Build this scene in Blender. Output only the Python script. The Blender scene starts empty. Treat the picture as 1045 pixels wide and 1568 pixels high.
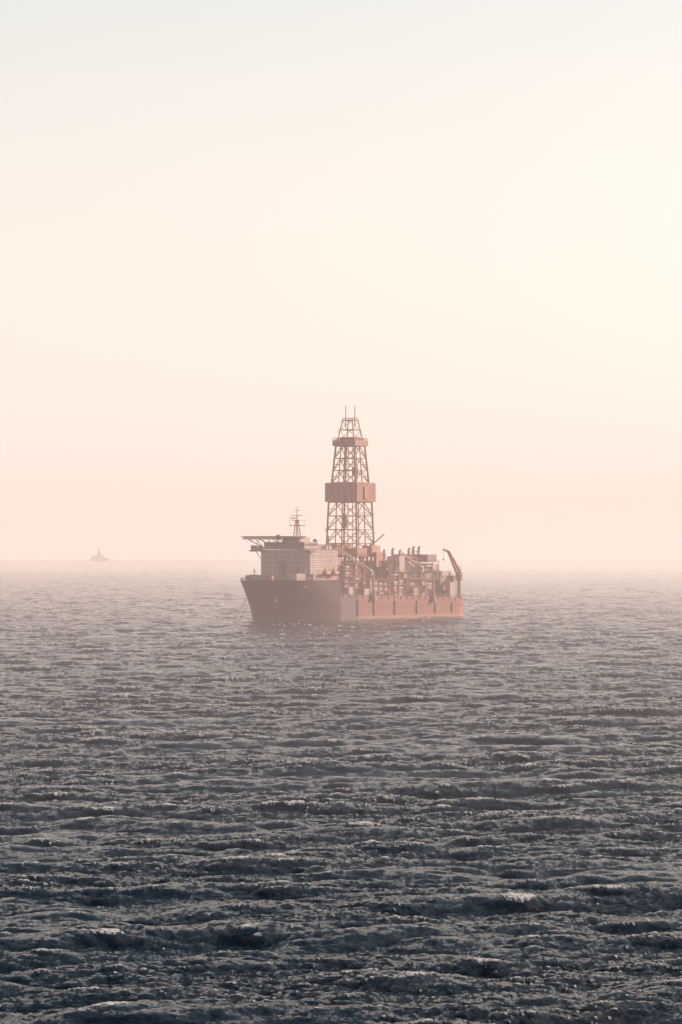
import bpy, bmesh, math, random
import numpy as np
from mathutils import Vector, Matrix
random.seed(7); rng=np.random.default_rng(11)
sc=bpy.context.scene
sc.view_settings.view_transform='Standard'; sc.view_settings.look='None'; sc.view_settings.exposure=0; sc.view_settings.gamma=1
R_E=6.371e6; CAM_H=44.5; D_SHIP=2270.0; TH=math.radians(30)
SUN_AZ=math.radians(52); SUN_EL=math.radians(17)

# ---------------- materials ----------------
def mat(name,col,rough=0.6,metal=0.0,var=0.25,scale=0.25):
    m=bpy.data.materials.new(name); m.use_nodes=True; nt=m.node_tree; b=nt.nodes['Principled BSDF']
    b.inputs['Roughness'].default_value=rough; b.inputs['Metallic'].default_value=metal
    tc=nt.nodes.new('ShaderNodeTexCoord'); n=nt.nodes.new('ShaderNodeTexNoise'); n.inputs['Scale'].default_value=scale; n.inputs['Detail'].default_value=6
    mp=nt.nodes.new('ShaderNodeMapping'); mp.inputs['Scale'].default_value=(1.5,1.5,0.4)
    nt.links.new(tc.outputs['Object'],mp.inputs['Vector']); nt.links.new(mp.outputs[0],n.inputs['Vector'])
    cr=nt.nodes.new('ShaderNodeValToRGB'); cr.color_ramp.elements[0].position=.3; cr.color_ramp.elements[1].position=.7
    cr.color_ramp.elements[0].color=tuple(c*(1-var) for c in col)+(1,); cr.color_ramp.elements[1].color=tuple(min(1,c*(1+var*.6)) for c in col)+(1,)
    nt.links.new(n.outputs['Fac'],cr.inputs['Fac']); nt.links.new(cr.outputs['Color'],b.inputs['Base Color'])
    return m
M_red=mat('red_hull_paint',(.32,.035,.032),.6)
M_dark=mat('shade_toned_hull_paint',(.060,.004,.012),.7)  # shade of the forward hull put into its colour; dark fittings share it
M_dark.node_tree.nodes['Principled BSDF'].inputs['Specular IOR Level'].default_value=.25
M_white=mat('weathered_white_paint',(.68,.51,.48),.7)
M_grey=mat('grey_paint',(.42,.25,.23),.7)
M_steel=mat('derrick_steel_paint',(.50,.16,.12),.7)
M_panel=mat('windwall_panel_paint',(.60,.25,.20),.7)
M_orange=mat('orange_paint',(.60,.18,.12),.6)
M_deck=mat('deck_paint',(.18,.06,.055),.8)
M_glass=mat('dark_window_glass',(.14,.10,.09),.3)
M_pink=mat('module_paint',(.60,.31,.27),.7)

SHIP=bpy.data.objects.new('drillship',None); sc.collection.objects.link(SHIP)

class Part:
    def __init__(s,name,mats,parent=SHIP):
        s.name=name; s.bm=bmesh.new(); s.mats=mats; s.parent=parent
    def box(s,u0,u1,v0,v1,z0,z1,m=0,taper=0):
        vs=[]
        for z,t in((z0,0),(z1,taper)):
            for (u,v) in((u0+t,v0+t),(u1-t,v0+t),(u1-t,v1-t),(u0+t,v1-t)): vs.append(s.bm.verts.new((u,v,z)))
        for f in((3,2,1,0),(4,5,6,7),(0,1,5,4),(1,2,6,5),(2,3,7,6),(3,0,4,7)):
            fc=s.bm.faces.new([vs[i] for i in f]); fc.material_index=m
    def beam(s,p,q,r,m=0,n=6,r2=None):
        p=Vector(p);q=Vector(q);d=q-p
        if d.length<1e-4:return
        r2=r if r2 is None else r2
        a=d.orthogonal().normalized(); b=d.normalized().cross(a)
        A=[];B=[]
        for i in range(n):
            t=2*math.pi*i/n+.4; o=a*math.cos(t)+b*math.sin(t)
            A.append(s.bm.verts.new(p+o*r)); B.append(s.bm.verts.new(q+o*r2))
        for i in range(n):
            j=(i+1)%n; f=s.bm.faces.new((A[i],A[j],B[j],B[i])); f.material_index=m
        f=s.bm.faces.new(A[::-1]); f.material_index=m
        f=s.bm.faces.new(B); f.material_index=m
    def rail(s,pts,h=1.2,m=0,step=3.0,r=.07):
        for a,b in zip(pts[:-1],pts[1:]):
            a=Vector(a);b=Vector(b);L=(b-a).length;n=max(1,int(L/step))
            for k in(.5,1.0): s.beam(a+Vector((0,0,h*k)),b+Vector((0,0,h*k)),r,m,4)
            for i in range(n+1):
                p=a.lerp(b,i/n); s.beam(p,p+Vector((0,0,h)),r,m,4)
    def truss(s,p,q,w0,w1,r,rb,n,m=0):
        """4-chord lattice boom"""
        p=Vector(p);q=Vector(q);d=(q-p).normalized();a=d.orthogonal().normalized();b=d.cross(a)
        prev=None
        for i in range(n+1):
            t=i/n;c=p.lerp(q,t);w=w0+(w1-w0)*t
            pts=[c+(a*x+b*y)*w/2 for x,y in((1,1),(1,-1),(-1,-1),(-1,1))]
            if prev:
                for k in range(4):
                    s.beam(prev[k],pts[k],r,m,5)
                    s.beam(prev[k],pts[(k+1)%4],rb,m,4)
            for k in range(4): s.beam(pts[k],pts[(k+1)%4],rb,m,4)
            prev=pts
    def done(s,smooth=False,parent=True):
        me=bpy.data.meshes.new(s.name); bmesh.ops.recalc_face_normals(s.bm,faces=s.bm.faces[:]); s.bm.to_mesh(me); s.bm.free()
        for m in s.mats: me.materials.append(m)
        o=bpy.data.objects.new(s.name,me); sc.collection.objects.link(o)
        if s.parent: o.parent=s.parent
        if smooth:
            for p in me.polygons:p.use_smooth=True
        return o

# ---------------- hull ----------------
ZF=24.5
def top(u): return 16.0-(45-u)/159*4.0 if u<=45 else ZF
def lerp(a,b,t): return a+(b-a)*t
cols=[('a',u) for u in np.linspace(-114,45,54)]+[('b',t) for t in np.linspace(0,1,6)]+[('c',w) for w in np.linspace(0,1,26)[1:]]
NZ=14
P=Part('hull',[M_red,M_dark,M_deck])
grid={}
for side in(1,-1):
    for i,(k,t) in enumerate(cols):
        for j in range(NZ+1):
            f=j/NZ
            if k=='a': u=t; z=-6+(top(u)+6)*f; hb=21.0
            else:
                z=-6+(ZF+6)*f; g=max(0,min(1,z/ZF)); g2=g**1.3
                us=lerp(40,68,g2); us=max(us,45.2)
                ut=lerp(104.5,113.5,g2)
                if k=='b': u=lerp(45.02,us,t); hb=21.0
                else:
                    a=math.sin(t*math.pi/2); u=us+(ut-us)*a; pp=lerp(1.7,2.4,g2)
                    hb=21.0*max(0,1-a**pp)**(1/1.9)
            if k=='a' and u<-104 : hb=21-((-104-u)/10)**2*2.0
            if side<0 and k=='c' and t>=1: grid[(side,i,j)]=grid[(1,i,j)]; continue
            grid[(side,i,j)]=P.bm.verts.new((u,hb*side,z))
for side in(1,-1):
    for i in range(len(cols)-1):
        for j in range(NZ):
            v=[grid[(side,i,j)],grid[(side,i+1,j)],grid[(side,i+1,j+1)],grid[(side,i,j+1)]]
            v=list(dict.fromkeys(v))
            if len(v)>=3:
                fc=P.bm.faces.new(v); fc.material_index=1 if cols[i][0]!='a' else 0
for i in range(len(cols)-1):   # deck strips
    v=[grid[(1,i,NZ)],grid[(1,i+1,NZ)],grid[(-1,i+1,NZ)],grid[(-1,i,NZ)]]
    v=list(dict.fromkeys(v)); fc=P.bm.faces.new(v); fc.material_index=2
for j in range(NZ):
    P.bm.faces.new([grid[(1,0,j)],grid[(-1,0,j)],grid[(-1,0,j+1)],grid[(1,0,j+1)]])
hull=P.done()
# hull side: shade put into the colour toward the bow, boot topping by height
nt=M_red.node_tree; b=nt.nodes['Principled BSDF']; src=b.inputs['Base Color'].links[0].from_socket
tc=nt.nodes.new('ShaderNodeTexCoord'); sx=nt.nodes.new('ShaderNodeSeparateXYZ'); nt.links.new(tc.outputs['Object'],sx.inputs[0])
mr=nt.nodes.new('ShaderNodeMapRange'); mr.inputs[1].default_value=2.6; mr.inputs[2].default_value=2.2; nt.links.new(sx.outputs['Z'],mr.inputs[0])
mx=nt.nodes.new('ShaderNodeMixRGB'); nt.links.new(mr.outputs[0],mx.inputs[0]); nt.links.new(src,mx.inputs[1]); mx.inputs[2].default_value=(.46,.12,.09,1)
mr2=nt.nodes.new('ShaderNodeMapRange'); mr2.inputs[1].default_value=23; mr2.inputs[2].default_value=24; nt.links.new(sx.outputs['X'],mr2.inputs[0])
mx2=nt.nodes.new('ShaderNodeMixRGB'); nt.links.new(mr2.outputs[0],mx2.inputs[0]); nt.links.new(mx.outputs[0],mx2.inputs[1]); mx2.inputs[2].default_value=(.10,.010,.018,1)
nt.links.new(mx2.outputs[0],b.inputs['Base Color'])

# hull fittings
P=Part('hull_fittings',[M_dark,M_red,M_white,M_grey])
for u in np.linspace(-108,42,20):
    P.box(u-.2,u+.2,21.003,21.25,top(u)-2.2,top(u)+.6,1)
for u in (24,4,-22,-50,-74,-96):
    P.box(u-1.0,u+1.0,21.004,21.5,2.8,top(u)-3,1)
    P.box(u+1.8,u+2.6,21.004,21.1,4,top(u)-4,0)
P.box(-112,44,21.002,21.25,top(-35)-6.2,top(-35)-5.6,1)
P.rail([(-113,20.6,12.2),(44,20.6,16)],1.6,3,3.5,.07)
P.rail([(-113,-20.6,12.2),(44,-20.6,16)],1.6,3,3.5,.07)
for w0,w1 in zip(np.linspace(0,.97,16)[:-1],np.linspace(0,.97,16)[1:]):
    for s in(1,-1):
        pt=[]
        for w in(w0,w1):
            a=math.sin(w*math.pi/2); pt.append((68+45.3*a,s*20.8*max(0,1-a**2.4)**(1/1.9),ZF))
        P.rail(pt,1.5,2,3,.1)
P.beam((109.5,-2,14),(112,-10,0),.13,0); P.beam((108,-7,13),(117,-11,-1),.13,0)
P.box(107.5,110,-4.6,-2.2,12,16,0); P.box(103,106,9.5,11.5,12,16,0)
for i in range(6): P.box(84-i*2.4,85.2-i*2.4,19.3,19.6,20.2,21.2,3)
P.done()

# ---------------- forecastle gear ----------------
P=Part('forecastle_gear',[M_grey,M_orange,M_white,M_dark])
P.box(100,106,-4,4,ZF,ZF+2.6,0); P.beam((104,-9,ZF+1.6),(104,-4,ZF+1.6),1.5,1,12); P.beam((104,9,ZF+1.6),(104,4,ZF+1.6),1.5,1,12)
P.box(94,98,-11,-7,ZF,ZF+3.4,2); P.box(90,96,6,12,ZF,ZF+2.2,0)
P.beam((110,0,ZF),(110,0,ZF+7),.25,2); P.beam((110,-1.5,ZF+5.5),(110,1.5,ZF+5.5),.14,2)
P.box(82,92,-16,-9,ZF,ZF+3,0); P.box(80,90,9,17,ZF,ZF+4,2)
for v in(-13,-5,5,13): P.beam((88,v,ZF),(88,v,ZF+1.6),.5,3,8)
P.done()

# ---------------- accommodation ----------------
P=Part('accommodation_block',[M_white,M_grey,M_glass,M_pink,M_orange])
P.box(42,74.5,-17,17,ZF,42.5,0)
P.box(46,74.5,17.003,19.2,ZF,28,3)
P.box(36,41.99,-16,16,16,38,3)
nd=6
for i in range(nd+1):
    z=ZF+i*3.0+.02
    P.box(41.8,74.8,-17.3,17.3,z-.07,z+.07,0)
    if i<nd:
        for v in np.arange(-15,15.5,2.5): P.box(74.5,74.56,v-.3,v+.3,z+1.1,z+1.8,2)
        for u in np.arange(45,73,2.7): P.box(u-.3,u+.3,17.0,17.06,z+1.1,z+1.8,2)
P.rail([(41.7,17.2,42.6),(74.7,17.2,42.6)],1.1,0,3,.06)
P.box(58,77,-15,15,42.8,43.6,1)
P.box(60,76,-14,14,43.6,47.2,0)
P.box(76.0,76.12,-13.4,13.4,44.9,46.4,2); P.box(61,75,14.0,14.12,44.9,46.4,2)
P.box(70,79,-22.5,-14,41.5,42.3,1); P.box(71.5,78,-22,-17.5,42.3,45.2,0); P.box(78,78.1,-21.6,-17.9,43.4,44.6,2)
P.beam((74,-21,41.5),(74,-17,37),.25,1)
P.box(70,79,14,19.5,41.5,42.3,1); P.rail([(79,14,42.3),(79,19.5,42.3),(70,19.5,42.3)],1.1,0)
P.box(48,60,-12,12,42.7,46,3); P.box(44,50,4,14,42.7,45,0)
P.box(56,68,-6,6,47.2,50.2,0)
P.box(74.503,77,-3,0,ZF,36,1); P.box(74.504,76.2,6,9,ZF,33,3)
P.beam((50,15.5,42.5),(50,15.5,50),.5,0,8); P.beam((50,15.5,49.5),(56,17,55),.3,4,6)
for u in(44,47): P.beam((u,-8,42),(u,-8,50),.9,1,10)
P.done()
P=Part('lifeboat',[M_orange,M_white,M_grey])
for u in(52,62):
    prev=None
    for k,(t,r) in enumerate(zip(np.linspace(-4.2,4.2,9),(.3,1.0,1.35,1.5,1.5,1.5,1.35,1.0,.3))):
        if prev: P.beam((u+prev[0],21,28.5),(u+t,21,28.5),prev[1],0,10,r)
        prev=(t,r)
    P.box(u-1.2,u+1.2,20.3,21.7,29.8,30.9,1)
    for du in(-3,3): P.beam((u+du,19.2,28),(u+du,22,32),.2,2); P.beam((u+du,21,31),(u+du,21,29),.08,2)
P.done()

# ---------------- helideck ----------------
P=Part('helideck',[M_deck,M_grey,M_white])
hc=(86,-1.5); HR=18.2; HZ=49.6
ring=[]
for zz,rr in((HZ,HR-.6),(HZ+.7,HR)):
    ring.append([P.bm.verts.new((hc[0]+rr*math.cos(math.pi/8+i*math.pi/4),hc[1]+rr*math.sin(math.pi/8+i*math.pi/4),zz)) for i in range(8)])
P.bm.faces.new(ring[0][::-1]); P.bm.faces.new(ring[1])
for i in range(8): P.bm.faces.new((ring[0][i],ring[0][(i+1)%8],ring[1][(i+1)%8],ring[1][i]))
for i in range(8):   # safety net outriggers
    a0=math.pi/8+i*math.pi/4;a1=a0+math.pi/4
    p0=Vector((hc[0]+(HR+1.6)*math.cos(a0),hc[1]+(HR+1.6)*math.sin(a0),HZ+.9));p1=Vector((hc[0]+(HR+1.6)*math.cos(a1),hc[1]+(HR+1.6)*math.sin(a1),HZ+.9))
    P.beam(p0,p1,.12,1,4)
    q0=Vector((hc[0]+HR*math.cos(a0),hc[1]+HR*math.sin(a0),HZ+.4));q1=Vector((hc[0]+HR*math.cos(a1),hc[1]+HR*math.sin(a1),HZ+.4))
    for t in np.linspace(0,1,7): P.beam(q0.lerp(q1,t),p0.lerp(p1,t),.1,1,4)
for v in (-14,-6,3,12):  # support frames
    P.beam((72,v,HZ-.4),(101,v,HZ-.4),.22,0,4)
    P.beam((76.5,v,43.8),(95,v,HZ-.6),.28,0,5); P.beam((76.5,v,43.8),(86,v,HZ-.6),.2,0,5)
    for u in(82,89): P.beam((u,v,HZ-.6),(u+2,v,HZ-3.4 if u<85 else HZ-2.2),.16,0,4)
for u in np.linspace(76,100,5): P.beam((u,-14,HZ-.7),(u,12,HZ-.7),.18,0,4)
P.done()

# ---------------- radar mast ----------------
P=Part('radar_mast',[M_steel,M_white,M_grey])
for s1,s2 in((1,1),(1,-1),(-1,1),(-1,-1)): P.beam((61+s1*1.6,s2*1.6,50),(61+s1*.6,s2*.6,60),.28,0)
for z in np.arange(50,60,2): 
    w=1.6-(z-50)*.1
    P.beam((61+w,-w,z),(61+w-.2,w-.2,z+2),.14,0,4); P.beam((61-w,w,z),(61+w-.2,w-.2,z+2),.14,0,4)
P.box(59,63,-2.4,2.4,60,60.4,2); P.beam((61,0,60),(61,0,68.5),.35,0,r2=.12)
P.beam((61,-5.5,57),(61,5.5,57),.2,2); P.beam((61,-3.6,63),(61,3.6,63),.2,1); P.beam((61,-2,66),(61,2,66),.12,1)
P.beam((61,-5,57),(61,-5,62),.1,1); P.beam((61,5,57),(61,5,61),.1,1)
P.box(62,63,-3.5,1,61.2,61.8,1)
for (u,v,z,r) in((66,-10,50,1.7),(55,9,47.6,1.5)):
    P.beam((u,v,z-3),(u,v,z-r),.4,1)
    bmesh.ops.create_uvsphere(P.bm,u_segments=14,v_segments=9,radius=r,matrix=Matrix.Translation((u,v,z)))
P.done()

# ---------------- derrick ----------------
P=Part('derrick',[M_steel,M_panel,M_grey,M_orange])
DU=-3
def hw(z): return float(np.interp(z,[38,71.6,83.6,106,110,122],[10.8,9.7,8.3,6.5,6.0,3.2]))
def face_pts(z): 
    w=hw(z); return [Vector((DU+w,w,z)),Vector((DU-w,w,z)),Vector((DU-w,-w,z)),Vector((DU+w,-w,z))]
levels=list(np.linspace(38,71.6,5))+[83.6]+list(np.linspace(83.6,106,4))[1:]
for a,b in zip(levels[:-1],levels[1:]):
    A=face_pts(a);B=face_pts(b)
    for k in range(4):
        k2=(k+1)%4
        P.beam(A[k],B[k],.58,0,6)
        P.beam(B[k],B[k2],.3,0,5)
        mB=(B[k]+B[k2])/2
        P.beam(A[k].lerp(A[k2],.5),B[k].lerp(B[k2],.5),.36,0,5)
        P.beam(A[k],mB,.28,0,5); P.beam(A[k2],mB,.28,0,5)
        P.beam(A[k].lerp(mB,.5),A[k].lerp(B[k],.5),.16,0,4); P.beam(A[k2].lerp(mB,.5),A[k2].lerp(B[k2],.5),.16,0,4)
for (du,dv) in((2.2,-3),(2.2,3),(-2.2,-3),(-2.2,3)): P.beam((DU+du,dv,40),(DU+du*.8,dv*.8,108),.25,0,5)
P.box(DU-1.4,DU+1.4,-5,-2.2,56,63,2); P.box(DU-1.4,DU+1.4,2.0,4.5,88,93,3)
for z in (52,64): 
    w=hw(z)+.9
    P.rail([(DU+w,w,z),(DU-w,w,z)],1.2,2,3,.08)
    P.box(DU-w,DU+w,w-1.4,w,z-.2,z,2)
W=11.3; z0,z1=71.8,83.4
P.box(DU-W,DU+W,-W,-W+.3,z0,z1,1);P.box(DU-W,DU+W,W-.3,W,z0,z1,1);P.box(DU-W,DU-W+.3,-W+.31,W-.31,z0,z1,1);P.box(DU+W-.3,DU+W,-W+.31,W-.31,z0,z1,1)
P.box(DU-W+.35,DU+W-.35,-W+.35,W-.35,z0+.1,z0+.5,2)
for t in np.linspace(-W,W,10):
    P.beam((DU+W+.05,t,z0),(DU+W+.05,t,z1),.08,1,4); P.beam((DU+t,W+.05,z0),(DU+t,W+.05,z1),.08,1,4)
P.box(DU-2,DU+3,W,W+.6,z0+2,z1-2.5,3)
for t in(-8,-3,3,8): P.beam((DU+W,t,z1),(DU+W,t,z1+1.3),.12,0,4); P.beam((DU+t,W,z1),(DU+t,W,z1+1.3),.12,0,4)
W=8.0
P.box(DU-W,DU+W,-W,W,106,106.5,2)
P.box(DU-W,DU+W,W-.25,W,106.5,109.6,1);P.box(DU-W,DU+W,-W,-W+.25,106.5,109.6,1);P.box(DU-W,DU-W+.25,-W+.26,W-.26,106.5,109.6,1);P.box(DU+W-.25,DU+W,-W+.26,W-.26,106.5,109.6,1)
P.rail([(DU+W,W,109.6),(DU-W,W,109.6),(DU-W,-W,109.6),(DU+W,-W,109.6),(DU+W,W,109.6)],1.3,0,2.5,.1)
P.box(DU-4,DU+4,-5,5,106.5,111.5,0)
for z0,z1 in((109.6,116),(116,121.8)):
    a=np.interp(z0,[110,122],[5.6,3.4]); b_=np.interp(z1,[110,122],[5.6,3.4])
    A=[Vector((DU+x*a,y*a,z0)) for x,y in((1,1),(-1,1),(-1,-1),(1,-1))];B=[Vector((DU+x*b_,y*b_,z1)) for x,y in((1,1),(-1,1),(-1,-1),(1,-1))]
    for k in range(4):
        P.beam(A[k],B[k],.34,0);P.beam(B[k],B[(k+1)%4],.26,0);P.beam(A[k],B[(k+1)%4],.16,0)
P.box(DU-3.8,DU+3.8,-3.8,3.8,121.8,122.1,2)
P.rail([(DU+3.8,3.8,122.1),(DU-3.8,3.8,122.1),(DU-3.8,-3.8,122.1),(DU+3.8,-3.8,122.1),(DU+3.8,3.8,122.1)],1.2,0,2,.09)
P.beam((DU,-3.2,118),(DU,-3.2,131),.32,0,r2=.24); P.beam((DU,3.2,118),(DU,3.2,131),.32,0,r2=.24)
P.beam((DU+1,7.5,109),(DU+1,7.5,115),.15,0); P.beam((DU+1,-7.5,109),(DU+1,-7.5,117),.15,0)
P.done()

# ---------------- drill floor & topside modules ----------------
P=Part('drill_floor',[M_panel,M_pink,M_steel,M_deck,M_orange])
P.box(DU-15,DU+15,-13,13,38,39,3)
for u in(DU-14,DU-5,DU+5,DU+14):
    for v in(-12,-4,4,12): P.beam((u,v,12),(u,v,38),.7,2,6)
for v in(-12,12):
    for a,b in((-14,-5),(-5,5),(5,14)):
        P.beam((DU+a,v,14),(DU+b,v,26),.35,2);P.beam((DU+b,v,26),(DU+a,v,38),.35,2)
    P.box(DU-15,DU+15,v-.6,v+.6,25.6,26.2,3)
P.box(DU-15,DU-4,6,13,39,45,1,.2); P.box(DU+2,DU+14,4,13,39,43.5,0); P.box(DU-12,DU+8,-13,-5,39,46,1)
P.box(DU+6,DU+14.5,-10,-2,39,44,0); P.box(DU-13,DU-6,13.01,15,32,41,4)
P.box(DU-10,DU+10,-10,10,14,30,2)
P.rail([(DU+15,13,39),(DU-15,13,39)],1.4,2,2.5,.1)
P.truss((DU+16,8,38),(DU+38,8,22),2,2,.2,.12,9,2)
P.beam((DU-8,10,45),(DU-14,16,52),.35,4); P.beam((DU-8,10,39),(DU-8,10,46),.7,0,8)
P.done()

def module(name,u0,u1,v0,v1,z0,z1,floors,seed,mats):
    r=random.Random(seed); P=Part(name,mats)
    P.box(u0+1.5,u1-1.5,v0+3,v1-2.2,z0,z1-1.2,1)
    dz=(z1-z0)/floors
    for i in range(1,floors+1):
        z=z0+i*dz; P.box(u0,u1,v0,v1,z-.3,z,0)
        P.rail([(u1,v1-.1,z),(u0,v1-.1,z)],1.1,2,2.5,.07)
    n=max(2,int((u1-u0)/6))
    for i in range(n+1):
        u=u0+.4+(u1-u0-.8)*i/n
        for v in(v0+.4,v1-.4): P.beam((u,v,z0),(u,v,z1-.36),.28,2,4)
    for i in range(floors):
        zb=z0+i*dz
        for k in range(n):
            ua=u0+(u1-u0)*k/n+.8; ub=u0+(u1-u0)*(k+1)/n-.8
            c=r.random()
            if c<.45: P.box(ua,ub,v1-2.1,v1-.6-r.random()*.6,zb+.05,zb+dz*r.uniform(.45,.85),r.choice((1,1,2,2,3)))
            elif c<.65: P.beam((ua+1,v1-1.3,zb+.05),(ua+1,v1-1.3,zb+dz*.8),1.0,r.choice((1,2)),10)
            elif c<.8: P.beam((ua,v1-1.0,zb+.1),(ub,v1-1.0,zb+dz-.4),.18,0,4)
            else: P.beam((ua,v1-1.2,zb+dz*.5),(ub,v1-1.2,zb+dz*.5),.8,1,10)
    for i in range(floors):
        zb=z0+i*dz
        for v in np.arange(v0+3,v1-4,5):
            if r.random()<.45: P.box(u1-1.45,u1-.4,v,v+r.uniform(1.5,4),zb+.1,zb+dz*r.uniform(.4,.8),r.choice((1,2)))
    for k in range(int((u1-u0)*(v1-v0)/75)):
        u=r.uniform(u0+1,u1-4);v=r.uniform(v0+1,v1-4)
        if r.random()<.6: P.box(u,u+r.uniform(1.5,4),v,v+r.uniform(1.5,4),z1,z1+r.uniform(.8,2.6),r.choice((1,2,2,4)))
        else: P.beam((u,v,z1),(u,v,z1+r.uniform(2,4)),r.uniform(.2,.7),r.choice((1,2)),8)
    return P.done()
mm=[M_steel,M_white,M_pink,M_deck,M_orange]
module('forward_process_module',17,35.5,-17,19,15.6,34,5,3,mm)
module('mud_module',-24,-19,-17,18,13,37,5,5,mm)
module('riser_bay_module',-45,-25,-16,18.5,12.8,29,4,8,mm)
module('pump_module',-70,-47,-16,18,12.6,24,3,21,mm)
module('engine_module',-90,-73,-17,15,12.4,35,4,13,mm)
module('low_side_rack',-18,16,13.5,20,14,24,3,17,mm)

P=Part('engine_casing',[M_grey,M_white,M_panel,M_dark])
P.box(-88,-76,-12,14,35,39.5,0); P.box(-112,-91,-15,15,12.2,26,0); P.box(-104,-92,2,15.5,26,29,1)
P.box(-60,-52,2,14,25,36,1,.3); P.box(-45,-38,6,15,29,38.5,1,.2); P.box(-36,-31,4,12,29,36,1)
for u,v,h in((-42,13,41),(-38,10,42),(-58,6,39),(-79,2,43),(-79,6,43),(-86,-5,42),(-27,10,41)):
    P.beam((u,v,24),(u,v,h),.8,1,10); P.beam((u,v,h),(u-1.2,v,h+1.2),.8,1,10); P.beam((u,v,h-2),(u,v,h-1.4),1.0,0,10)
for z in(18,22): P.box(-111,-92,15.0,15.1,z,z+.5,2)
P.box(-111,-91.5,15.02,18.5,16.5,16.9,2); P.rail([(-111,18.4,16.9),(-91.5,18.4,16.9)],1.1,1)
P.rail([(-112,15,26),(-91,15,26)],1.1,1)
P.done()

P=Part('pipe_rack',[M_steel,M_grey,M_pink])
for u in np.arange(-68,-48,3.2):
    for v in(4,17.5): P.beam((u,v,24),(u,v,28),.2,0,4)
for k in range(16): P.beam((-70,4.5+k*.8,24.6+(k%3)*.7),(-48,4.5+k*.8,24.6+(k%3)*.7),.33,1+k%2,6)
P.done()

def crane(name,base,zb,zh,tip,jib,seed=0,rad=1.5,cab=1,w=1.8,cr=.2,br=.11):
    P=Part(name,[M_white,M_orange,M_steel,M_glass])
    u,v=base
    P.beam((u,v,zb),(u,v,zh-3),rad,0,14,rad*.9); P.beam((u,v,zh-3),(u,v,zh-2.2),rad*1.4,2,14)
    P.box(u-1.7,u+1.7,v-1.6,v+1.6,zh-2.2,zh+1.6,cab); P.box(u+.5,u+2.2,v+1.61,v+3.0,zh-1.6,zh+.6,0); P.box(u+2.21,u+2.26,v+1.8,v+2.8,zh-.8,zh+.4,3)
    for s in(-1,1): P.beam((u,v+s,zh+1.6),(u-1.5,v+s*.5,zh+6),.2,2)
    P.truss((u,v,zh+1.0),tip,w,.9,cr,br,10,cab)
    P.beam((u-1.5,v,zh+6),tip,.08,2,4)
    if jib: P.truss(tip,jib,.9,.6,cr*.9,br,5,cab); P.beam(jib,(jib[0],jib[1],jib[2]-6),.08,2,4); P.box(jib[0]-.4,jib[0]+.4,jib[1]-.4,jib[1]+.4,jib[2]-7,jib[2]-6,2)
    return P.done()
crane('stern_crane',(-110.5,18),12,26,(-108,11.5,41.5),(-103.5,10.5,42.6),w=2.6,cr=.33,br=.2)
crane('aft_deck_crane',(-62,16.5),12,31,(-47,15,37.5),None,rad=1.2,cab=0)
crane('knuckle_crane',(-70,8),24,36,(-50,9,38.5),(-46,9,34),rad=1.2)
crane('forward_crane',(7,19),14,29,(26,12,41),None,rad=1.1,cab=0)
P=Part('side_pedestal',[M_white,M_pink])
for u in(6,-70):
    P.beam((u,21.6,top(u)-2),(u,21.6,top(u)+14),.7,0,10); P.beam((u,21.6,top(u)-3),(u,21.6,top(u)+1.5),1.9,0,12,.8)
P.box(-100,-94,17,20.5,12.3,22,0); P.box(-52,-46,18.6,20.6,14,19,1); P.box(10,16,20.1,20.8,15.2,19,0); P.box(30,35,19.2,20.8,15.6,20,0)
P.done()

ang=math.atan2(-math.cos(TH),-math.sin(TH))
SHIP.rotation_euler=(0,0,ang); SHIP.location=(4.2,D_SHIP,-D_SHIP**2/(2*R_E))

# ---------------- distant ship ----------------
FAR=bpy.data.objects.new('distant_ship',None); sc.collection.objects.link(FAR)
P=Part('distant_hull',[M_grey],FAR)
P.box(-62,60,-12,12,-4,14,0,-3); P.box(60,70,-6,6,4,17,0)
P.done()
P=Part('distant_superstructure',[M_grey,M_steel],FAR)
P.box(-30,36,-10,10,17,34,0); P.box(-14,16,-8,8,34,52,0,2); P.truss((0,0,52),(0,0,76),12,5,1.6,1.2,5,1); P.beam((0,0,76),(0,0,86),1.2,1)
P.box(-52,-36,-9,9,17,28,0); P.beam((-44,0,28),(-40,0,44),1.6,1)
P.done()
dd=16500.0
FAR.location=((152-522.5)/5675*dd,dd,-dd*dd/(2*R_E)); FAR.rotation_euler=(0,0,.5); FAR.scale=(.66,.66,.66)

# ---------------- sea ----------------
def tile(L,N,kmin,kmax,wdir,V=7.0,seed=1,spread=.12,power=3.75):
    r=np.random.default_rng(seed)
    k1=2*np.pi*np.fft.fftfreq(N,L/N); kx,ky=np.meshgrid(k1,k1,indexing='ij'); k=np.hypot(kx,ky); k[0,0]=1
    Lp=V*V/9.81
    Pk=np.exp(-1/(k*Lp)**2)/k**power
    c=(kx*wdir[0]+ky*wdir[1])/k
    Pk*=(spread+(1-spread)*c**2)
    Pk*=(k>=kmin)&(k<kmax); Pk[0,0]=0
    dk=2*np.pi/L
    amp=np.sqrt(Pk/2)*dk
    h=(r.normal(size=(N,N))+1j*r.normal(size=(N,N)))*amp
    f=lambda a: np.real(np.fft.ifft2(a))*N*N
    return dict(L=L,N=N,h=f(h),dx=f(-1j*kx/k*h),dy=f(-1j*ky/k*h),e=f(k*h))
wd=np.array([.28,-.96]); wd/=np.hypot(*wd)
T1=tile(613.,1024,0,2*np.pi/3.5,wd,V=7.6,seed=3,spread=.22); T2=tile(89.,768,2*np.pi/3.5,2*np.pi/.3,wd,V=7.6,seed=5,spread=.35,power=3.7)
T0=tile(1237.,512,0,2*np.pi/14,np.array([.40,-.917]),V=12,seed=21,spread=.12,power=4.2)
TG=tile(907.,512,2*np.pi/250,2*np.pi/18,wd,V=20,seed=9,spread=.1,power=3.0)
s=0.42/np.std(T1['h'])
for T in(T1,T2):
    for q in('h','dx','dy','e'): T[q]=T[q]*s
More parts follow.
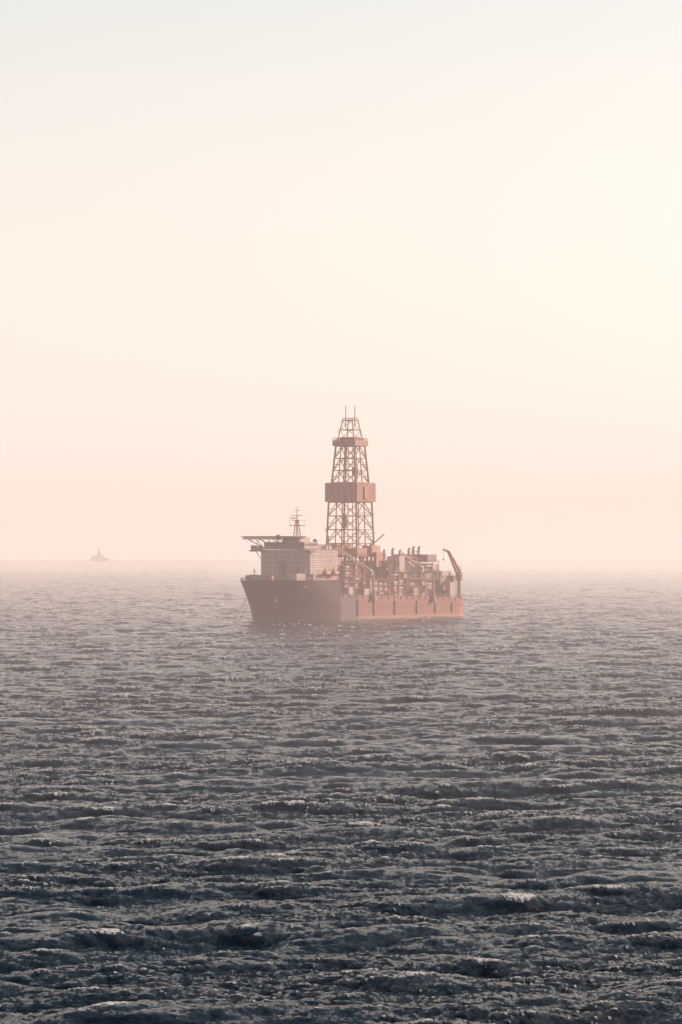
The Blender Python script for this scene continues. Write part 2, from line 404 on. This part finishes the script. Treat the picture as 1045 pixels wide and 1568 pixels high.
s0=.26/np.std(T0['h'])
for q in('h','dx','dy','e'): T0[q]=T0[q]*s0
TG['h']/=np.std(TG['h'])
def samp(T,q,x,y):
    A=T[q];N=T['N'];fx=(x/T['L']*N)%N;fy=(y/T['L']*N)%N
    i=np.floor(fx).astype(np.int64)%N;j=np.floor(fy).astype(np.int64)%N;a=fx-np.floor(fx);b=fy-np.floor(fy);i1=(i+1)%N;j1=(j+1)%N
    return A[i,j]*(1-a)*(1-b)+A[i1,j]*a*(1-b)+A[i,j1]*(1-a)*b+A[i1,j1]*a*b
rows=[2.0]
while rows[-1]<255: rows.append(rows[-1]+max(1.5,rows[-1]*.06))
while rows[-1]<7000: rows.append(rows[-1]+.34*(rows[-1]/295)**1.3)
while rows[-1]<60000: rows.append(rows[-1]*1.015)
rows=np.array(rows)
azf=np.radians(np.linspace(-6.3,6.3,1080))
azl=np.radians(np.concatenate([np.linspace(-180,-20,41),np.linspace(-20,-6.3,60)[1:-1]]))
az=np.concatenate([azl,azf,-azl[::-1]])
Dg,Ag=np.meshgrid(rows,az,indexing='ij'); x=Dg*np.sin(Ag); y=Dg*np.cos(Ag)
ca,sa=math.cos(.3),math.sin(.3); x2=x*ca+y*sa+31; y2=-x*sa+y*ca
e1=samp(T1,'e',x,y)
z=samp(T1,'h',x,y)+samp(T0,'h',x,y); dx=samp(T1,'dx',x,y)+samp(T0,'dx',x,y); dy=samp(T1,'dy',x,y)+samp(T0,'dy',x,y); e=e1+samp(T0,'e',x,y)
G=np.clip(1.0+.32*samp(TG,'h',x+.3*y,y),.4,1.8)
z2=samp(T2,'h',x2,y2)*G; dx2=samp(T2,'dx',x2,y2)*G; dy2=samp(T2,'dy',x2,y2)*G; e2=samp(T2,'e',x2,y2)*G
LAM=1.15
X=x+LAM*(dx+ (dx2*ca-dy2*sa)); Y=y+LAM*(dy+(dx2*sa+dy2*ca)); Z=z+z2-(x*x+y*y)/(2*R_E)
msk=(Dg>260)&(Dg<1200)&(np.abs(Ag)<.11)
E=e+.3*e2
sg=np.sign(np.mean(E[msk]*z[msk])); E=E*sg; sel=E[msk]
t0,t1=np.percentile(sel,99.3),np.percentile(sel,99.6)
foam=np.clip((E-t0)/(t1-t0),0,1)
E3=(.5*e+e2)*sg; sel=E3[msk]; t0,t1=np.percentile(sel,99.74),np.percentile(sel,99.9)
foam=np.maximum(foam,np.clip((E3-t0)/(t1-t0),0,1))
bu=np.array([-math.sin(TH),-math.cos(TH)]); bv=np.array([math.cos(TH),-math.sin(TH)])
lu=(x-4.2)*bu[0]+(y-D_SHIP)*bu[1]; lv=(x-4.2)*bv[0]+(y-D_SHIP)*bv[1]
nz=np.clip(.5+e2*1.2,0,1)
du=np.maximum(np.abs(lu)-110,0); dv=np.maximum(np.abs(lv)-21,0); dist=np.hypot(du,dv)
foam=np.maximum(foam,np.clip(1-dist/5,0,1)*nz*(lu<60)*.5)
wk=np.exp(-((lu+150)/45)**2-((lv-18)/14)**2)
foam=np.maximum(foam,np.clip(wk*1.2,0,1)*nz*.7)
nr,ncol=x.shape
co=np.stack([X,Y,Z],-1).reshape(-1,3).astype(np.float32)
idx=np.arange(nr*ncol).reshape(nr,ncol)
q=np.stack([idx[:-1,:-1],idx[:-1,1:],idx[1:,1:],idx[1:,:-1]],-1).reshape(-1,4)[:,::-1]
me=bpy.data.meshes.new('sea'); nf=len(q)
me.vertices.add(len(co)); me.vertices.foreach_set('co',co.ravel())
me.loops.add(nf*4); me.loops.foreach_set('vertex_index',q.astype(np.int32).ravel())
me.polygons.add(nf); me.polygons.foreach_set('loop_start',np.arange(0,nf*4,4,dtype=np.int32)); 
me.polygons.foreach_set('use_smooth',np.ones(nf,dtype=bool))
me.update(calc_edges=True)
at=me.attributes.new('foam','FLOAT','POINT'); at.data.foreach_set('value',foam.ravel().astype(np.float32))
at=me.attributes.new('gust','FLOAT','POINT'); at.data.foreach_set('value',G.ravel().astype(np.float32))
sea=bpy.data.objects.new('sea',me); sc.collection.objects.link(sea)
m=bpy.data.materials.new('sea_water'); m.use_nodes=True; nt=m.node_tree; N=nt.nodes; L=nt.links; b=N['Principled BSDF']
b.inputs['IOR'].default_value=1.333; b.inputs['Roughness'].default_value=.06
b.inputs['Specular IOR Level'].default_value=.18
b.inputs['Base Color'].default_value=(.001,.020,.042,1)
tc=N.new('ShaderNodeTexCoord')
def nz_(scale,stretch,det=5):
    mp=N.new('ShaderNodeMapping'); mp.inputs['Rotation'].default_value=(0,0,.28); mp.inputs['Scale'].default_value=stretch
    t=N.new('ShaderNodeTexNoise'); t.inputs['Scale'].default_value=scale; t.inputs['Detail'].default_value=det; t.inputs['Roughness'].default_value=.65
    L.new(tc.outputs['Object'],mp.inputs['Vector']); L.new(mp.outputs[0],t.inputs['Vector']); return t
n1=nz_(1.5,(.7,1.2,1),6)
ag=N.new('ShaderNodeAttribute'); ag.attribute_name='gust'; mg=N.new('ShaderNodeMath'); mg.operation='MULTIPLY'; mg.inputs[1].default_value=.52; L.new(ag.outputs['Fac'],mg.inputs[0])
bp=N.new('ShaderNodeBump'); bp.inputs['Strength'].default_value=1; L.new(mg.outputs[0],bp.inputs['Distance'])
L.new(n1.outputs['Fac'],bp.inputs['Height']); L.new(bp.outputs[0],b.inputs['Normal'])
fb=N.new('ShaderNodeBsdfDiffuse'); fb.inputs['Color'].default_value=(.95,.91,.88,1)
ft=N.new('ShaderNodeBsdfTranslucent'); ft.inputs['Color'].default_value=(.95,.91,.88,1)
fm=N.new('ShaderNodeMixShader'); fm.inputs[0].default_value=.45; L.new(fb.outputs[0],fm.inputs[1]); L.new(ft.outputs[0],fm.inputs[2])
an=N.new('ShaderNodeAttribute'); an.attribute_name='foam'; fn=nz_(2.8,(.8,1.2,1))
mr=N.new('ShaderNodeMapRange'); mr.inputs[1].default_value=.42; mr.inputs[2].default_value=.52; L.new(fn.outputs['Fac'],mr.inputs[0])
mu=N.new('ShaderNodeMath'); mu.operation='MULTIPLY'; L.new(an.outputs['Fac'],mu.inputs[0]); L.new(mr.outputs[0],mu.inputs[1])
ms=N.new('ShaderNodeMixShader'); L.new(mu.outputs[0],ms.inputs[0]); L.new(b.outputs[0],ms.inputs[1]); L.new(fm.outputs[0],ms.inputs[2])
L.new(ms.outputs[0],N['Material Output'].inputs['Surface']); me.materials.append(m)

# ---------------- sea haze and added glow bank (homogeneous volumes standing offshore) ----------------
def haze_mat(name,SIG,fr,col,st):
    m=bpy.data.materials.new(name); m.use_nodes=True; nt=m.node_tree; N=nt.nodes
    N.remove(N['Principled BSDF'])
    va=N.new('ShaderNodeVolumeAbsorption'); va.inputs['Color'].default_value=(0,0,0,1); va.inputs['Density'].default_value=SIG*(1-fr)
    ve=N.new('ShaderNodeEmission'); ve.inputs['Color'].default_value=col; ve.inputs['Strength'].default_value=SIG*st  # emission stands in for light the haze would scatter
    a2=N.new('ShaderNodeAddShader')
    if fr>0:
        vs=N.new('ShaderNodeVolumeScatter'); vs.inputs['Color'].default_value=(1,.80,.72,1); vs.inputs['Density'].default_value=SIG*fr; vs.inputs['Anisotropy'].default_value=.6
        a1=N.new('ShaderNodeAddShader'); nt.links.new(vs.outputs[0],a1.inputs[0]); nt.links.new(va.outputs[0],a1.inputs[1]); nt.links.new(a1.outputs[0],a2.inputs[0])
    else: nt.links.new(va.outputs[0],a2.inputs[0])
    nt.links.new(ve.outputs[0],a2.inputs[1]); nt.links.new(a2.outputs[0],N['Material Output'].inputs['Volume']); return m
P=Part('haze',[haze_mat('sea_haze',1/6000,.06,(1.0,.755,.66,1),.97)],None)
P.box(-30000,30000,480,10000,-200,160)
hz=P.done()
P=Part('added_glow_bank',[haze_mat('added_glow_bank',1/9000,0,(1.0,.86,.78,1),1.08)],None)  # added glowing volume, brightens sea and horizon on the right
bmesh.ops.create_uvsphere(P.bm,u_segments=64,v_segments=32,radius=1)
bmesh.ops.scale(P.bm,vec=(1500,4600,140),verts=P.bm.verts[:]); bmesh.ops.translate(P.bm,vec=(1300,5600,0),verts=P.bm.verts[:])
P.done()

# ---------------- world ----------------
w=bpy.data.worlds.new('World'); sc.world=w; w.use_nodes=True; nt=w.node_tree; N=nt.nodes; L=nt.links
bg=N['Background']; sky=N.new('ShaderNodeTexSky'); sky.sky_type='NISHITA'; sky.sun_disc=False; sky.sun_elevation=SUN_EL; sky.sun_rotation=SUN_AZ; sky.dust_density=4; sky.altitude=0
L.new(sky.outputs[0],bg.inputs['Color']); bg.inputs['Strength'].default_value=.03
tc=N.new('ShaderNodeTexCoord'); sx=N.new('ShaderNodeSeparateXYZ'); L.new(tc.outputs['Generated'],sx.inputs[0])
cr=N.new('ShaderNodeValToRGB'); L.new(sx.outputs['Z'],cr.inputs['Fac']); r=cr.color_ramp
r.elements[0].position=0; r.elements[0].color=(1,.88,.81,1)
r.elements[1].position=1; r.elements[1].color=(.003,.02,.06,1)
for p,c in((.04,(.97,.85,.78)),(.09,(.87,.79,.73)),(.15,(.71,.71,.68)),(.165,(.32,.37,.41)),(.185,(.05,.10,.16)),(.30,(.005,.045,.09))):
    el=r.elements.new(p); el.color=c+(1,)
b2=N.new('ShaderNodeBackground'); L.new(cr.outputs[0],b2.inputs['Color']); b2.inputs['Strength'].default_value=1.0
# aureole round the hidden sun
dp=N.new('ShaderNodeVectorMath'); dp.operation='DOT_PRODUCT'; L.new(tc.outputs['Generated'],dp.inputs[0]); dp.inputs[1].default_value=(math.sin(SUN_AZ)*math.cos(SUN_EL),math.cos(SUN_AZ)*math.cos(SUN_EL),math.sin(SUN_EL))
mxm=N.new('ShaderNodeMath'); mxm.operation='MAXIMUM'; L.new(dp.outputs['Value'],mxm.inputs[0]); mxm.inputs[1].default_value=0
pw=N.new('ShaderNodeMath'); pw.operation='POWER'; L.new(mxm.outputs[0],pw.inputs[0]); pw.inputs[1].default_value=7
b3=N.new('ShaderNodeBackground'); b3.inputs['Color'].default_value=(.75,.69,.64,1); L.new(pw.outputs[0],b3.inputs['Strength'])
ad=N.new('ShaderNodeAddShader'); L.new(bg.outputs[0],ad.inputs[0]); L.new(b2.outputs[0],ad.inputs[1])
ad2=N.new('ShaderNodeAddShader'); L.new(ad.outputs[0],ad2.inputs[0]); L.new(b3.outputs[0],ad2.inputs[1]); L.new(ad2.outputs[0],N['World Output'].inputs['Surface'])

# ---------------- sun ----------------
ld=bpy.data.lights.new('sun','SUN'); ld.energy=5; ld.angle=math.radians(.5); ld.color=(1,.78,.62)
lo=bpy.data.objects.new('sun',ld); sc.collection.objects.link(lo)
sd=Vector((math.sin(SUN_AZ)*math.cos(SUN_EL),math.cos(SUN_AZ)*math.cos(SUN_EL),math.sin(SUN_EL)))
lo.rotation_euler=sd.to_track_quat('Z','Y').to_euler()

# ---------------- camera ----------------
cd=bpy.data.cameras.new('camera'); co_=bpy.data.objects.new('camera',cd); sc.collection.objects.link(co_); sc.camera=co_
cd.sensor_fit='VERTICAL'; cd.sensor_height=36; cd.lens=36*5675/1568; cd.clip_start=1; cd.clip_end=120000
pitch=math.atan((835.8-784)/5675)
co_.location=(0,0,CAM_H); co_.rotation_euler=(math.radians(90)+pitch,0,0)
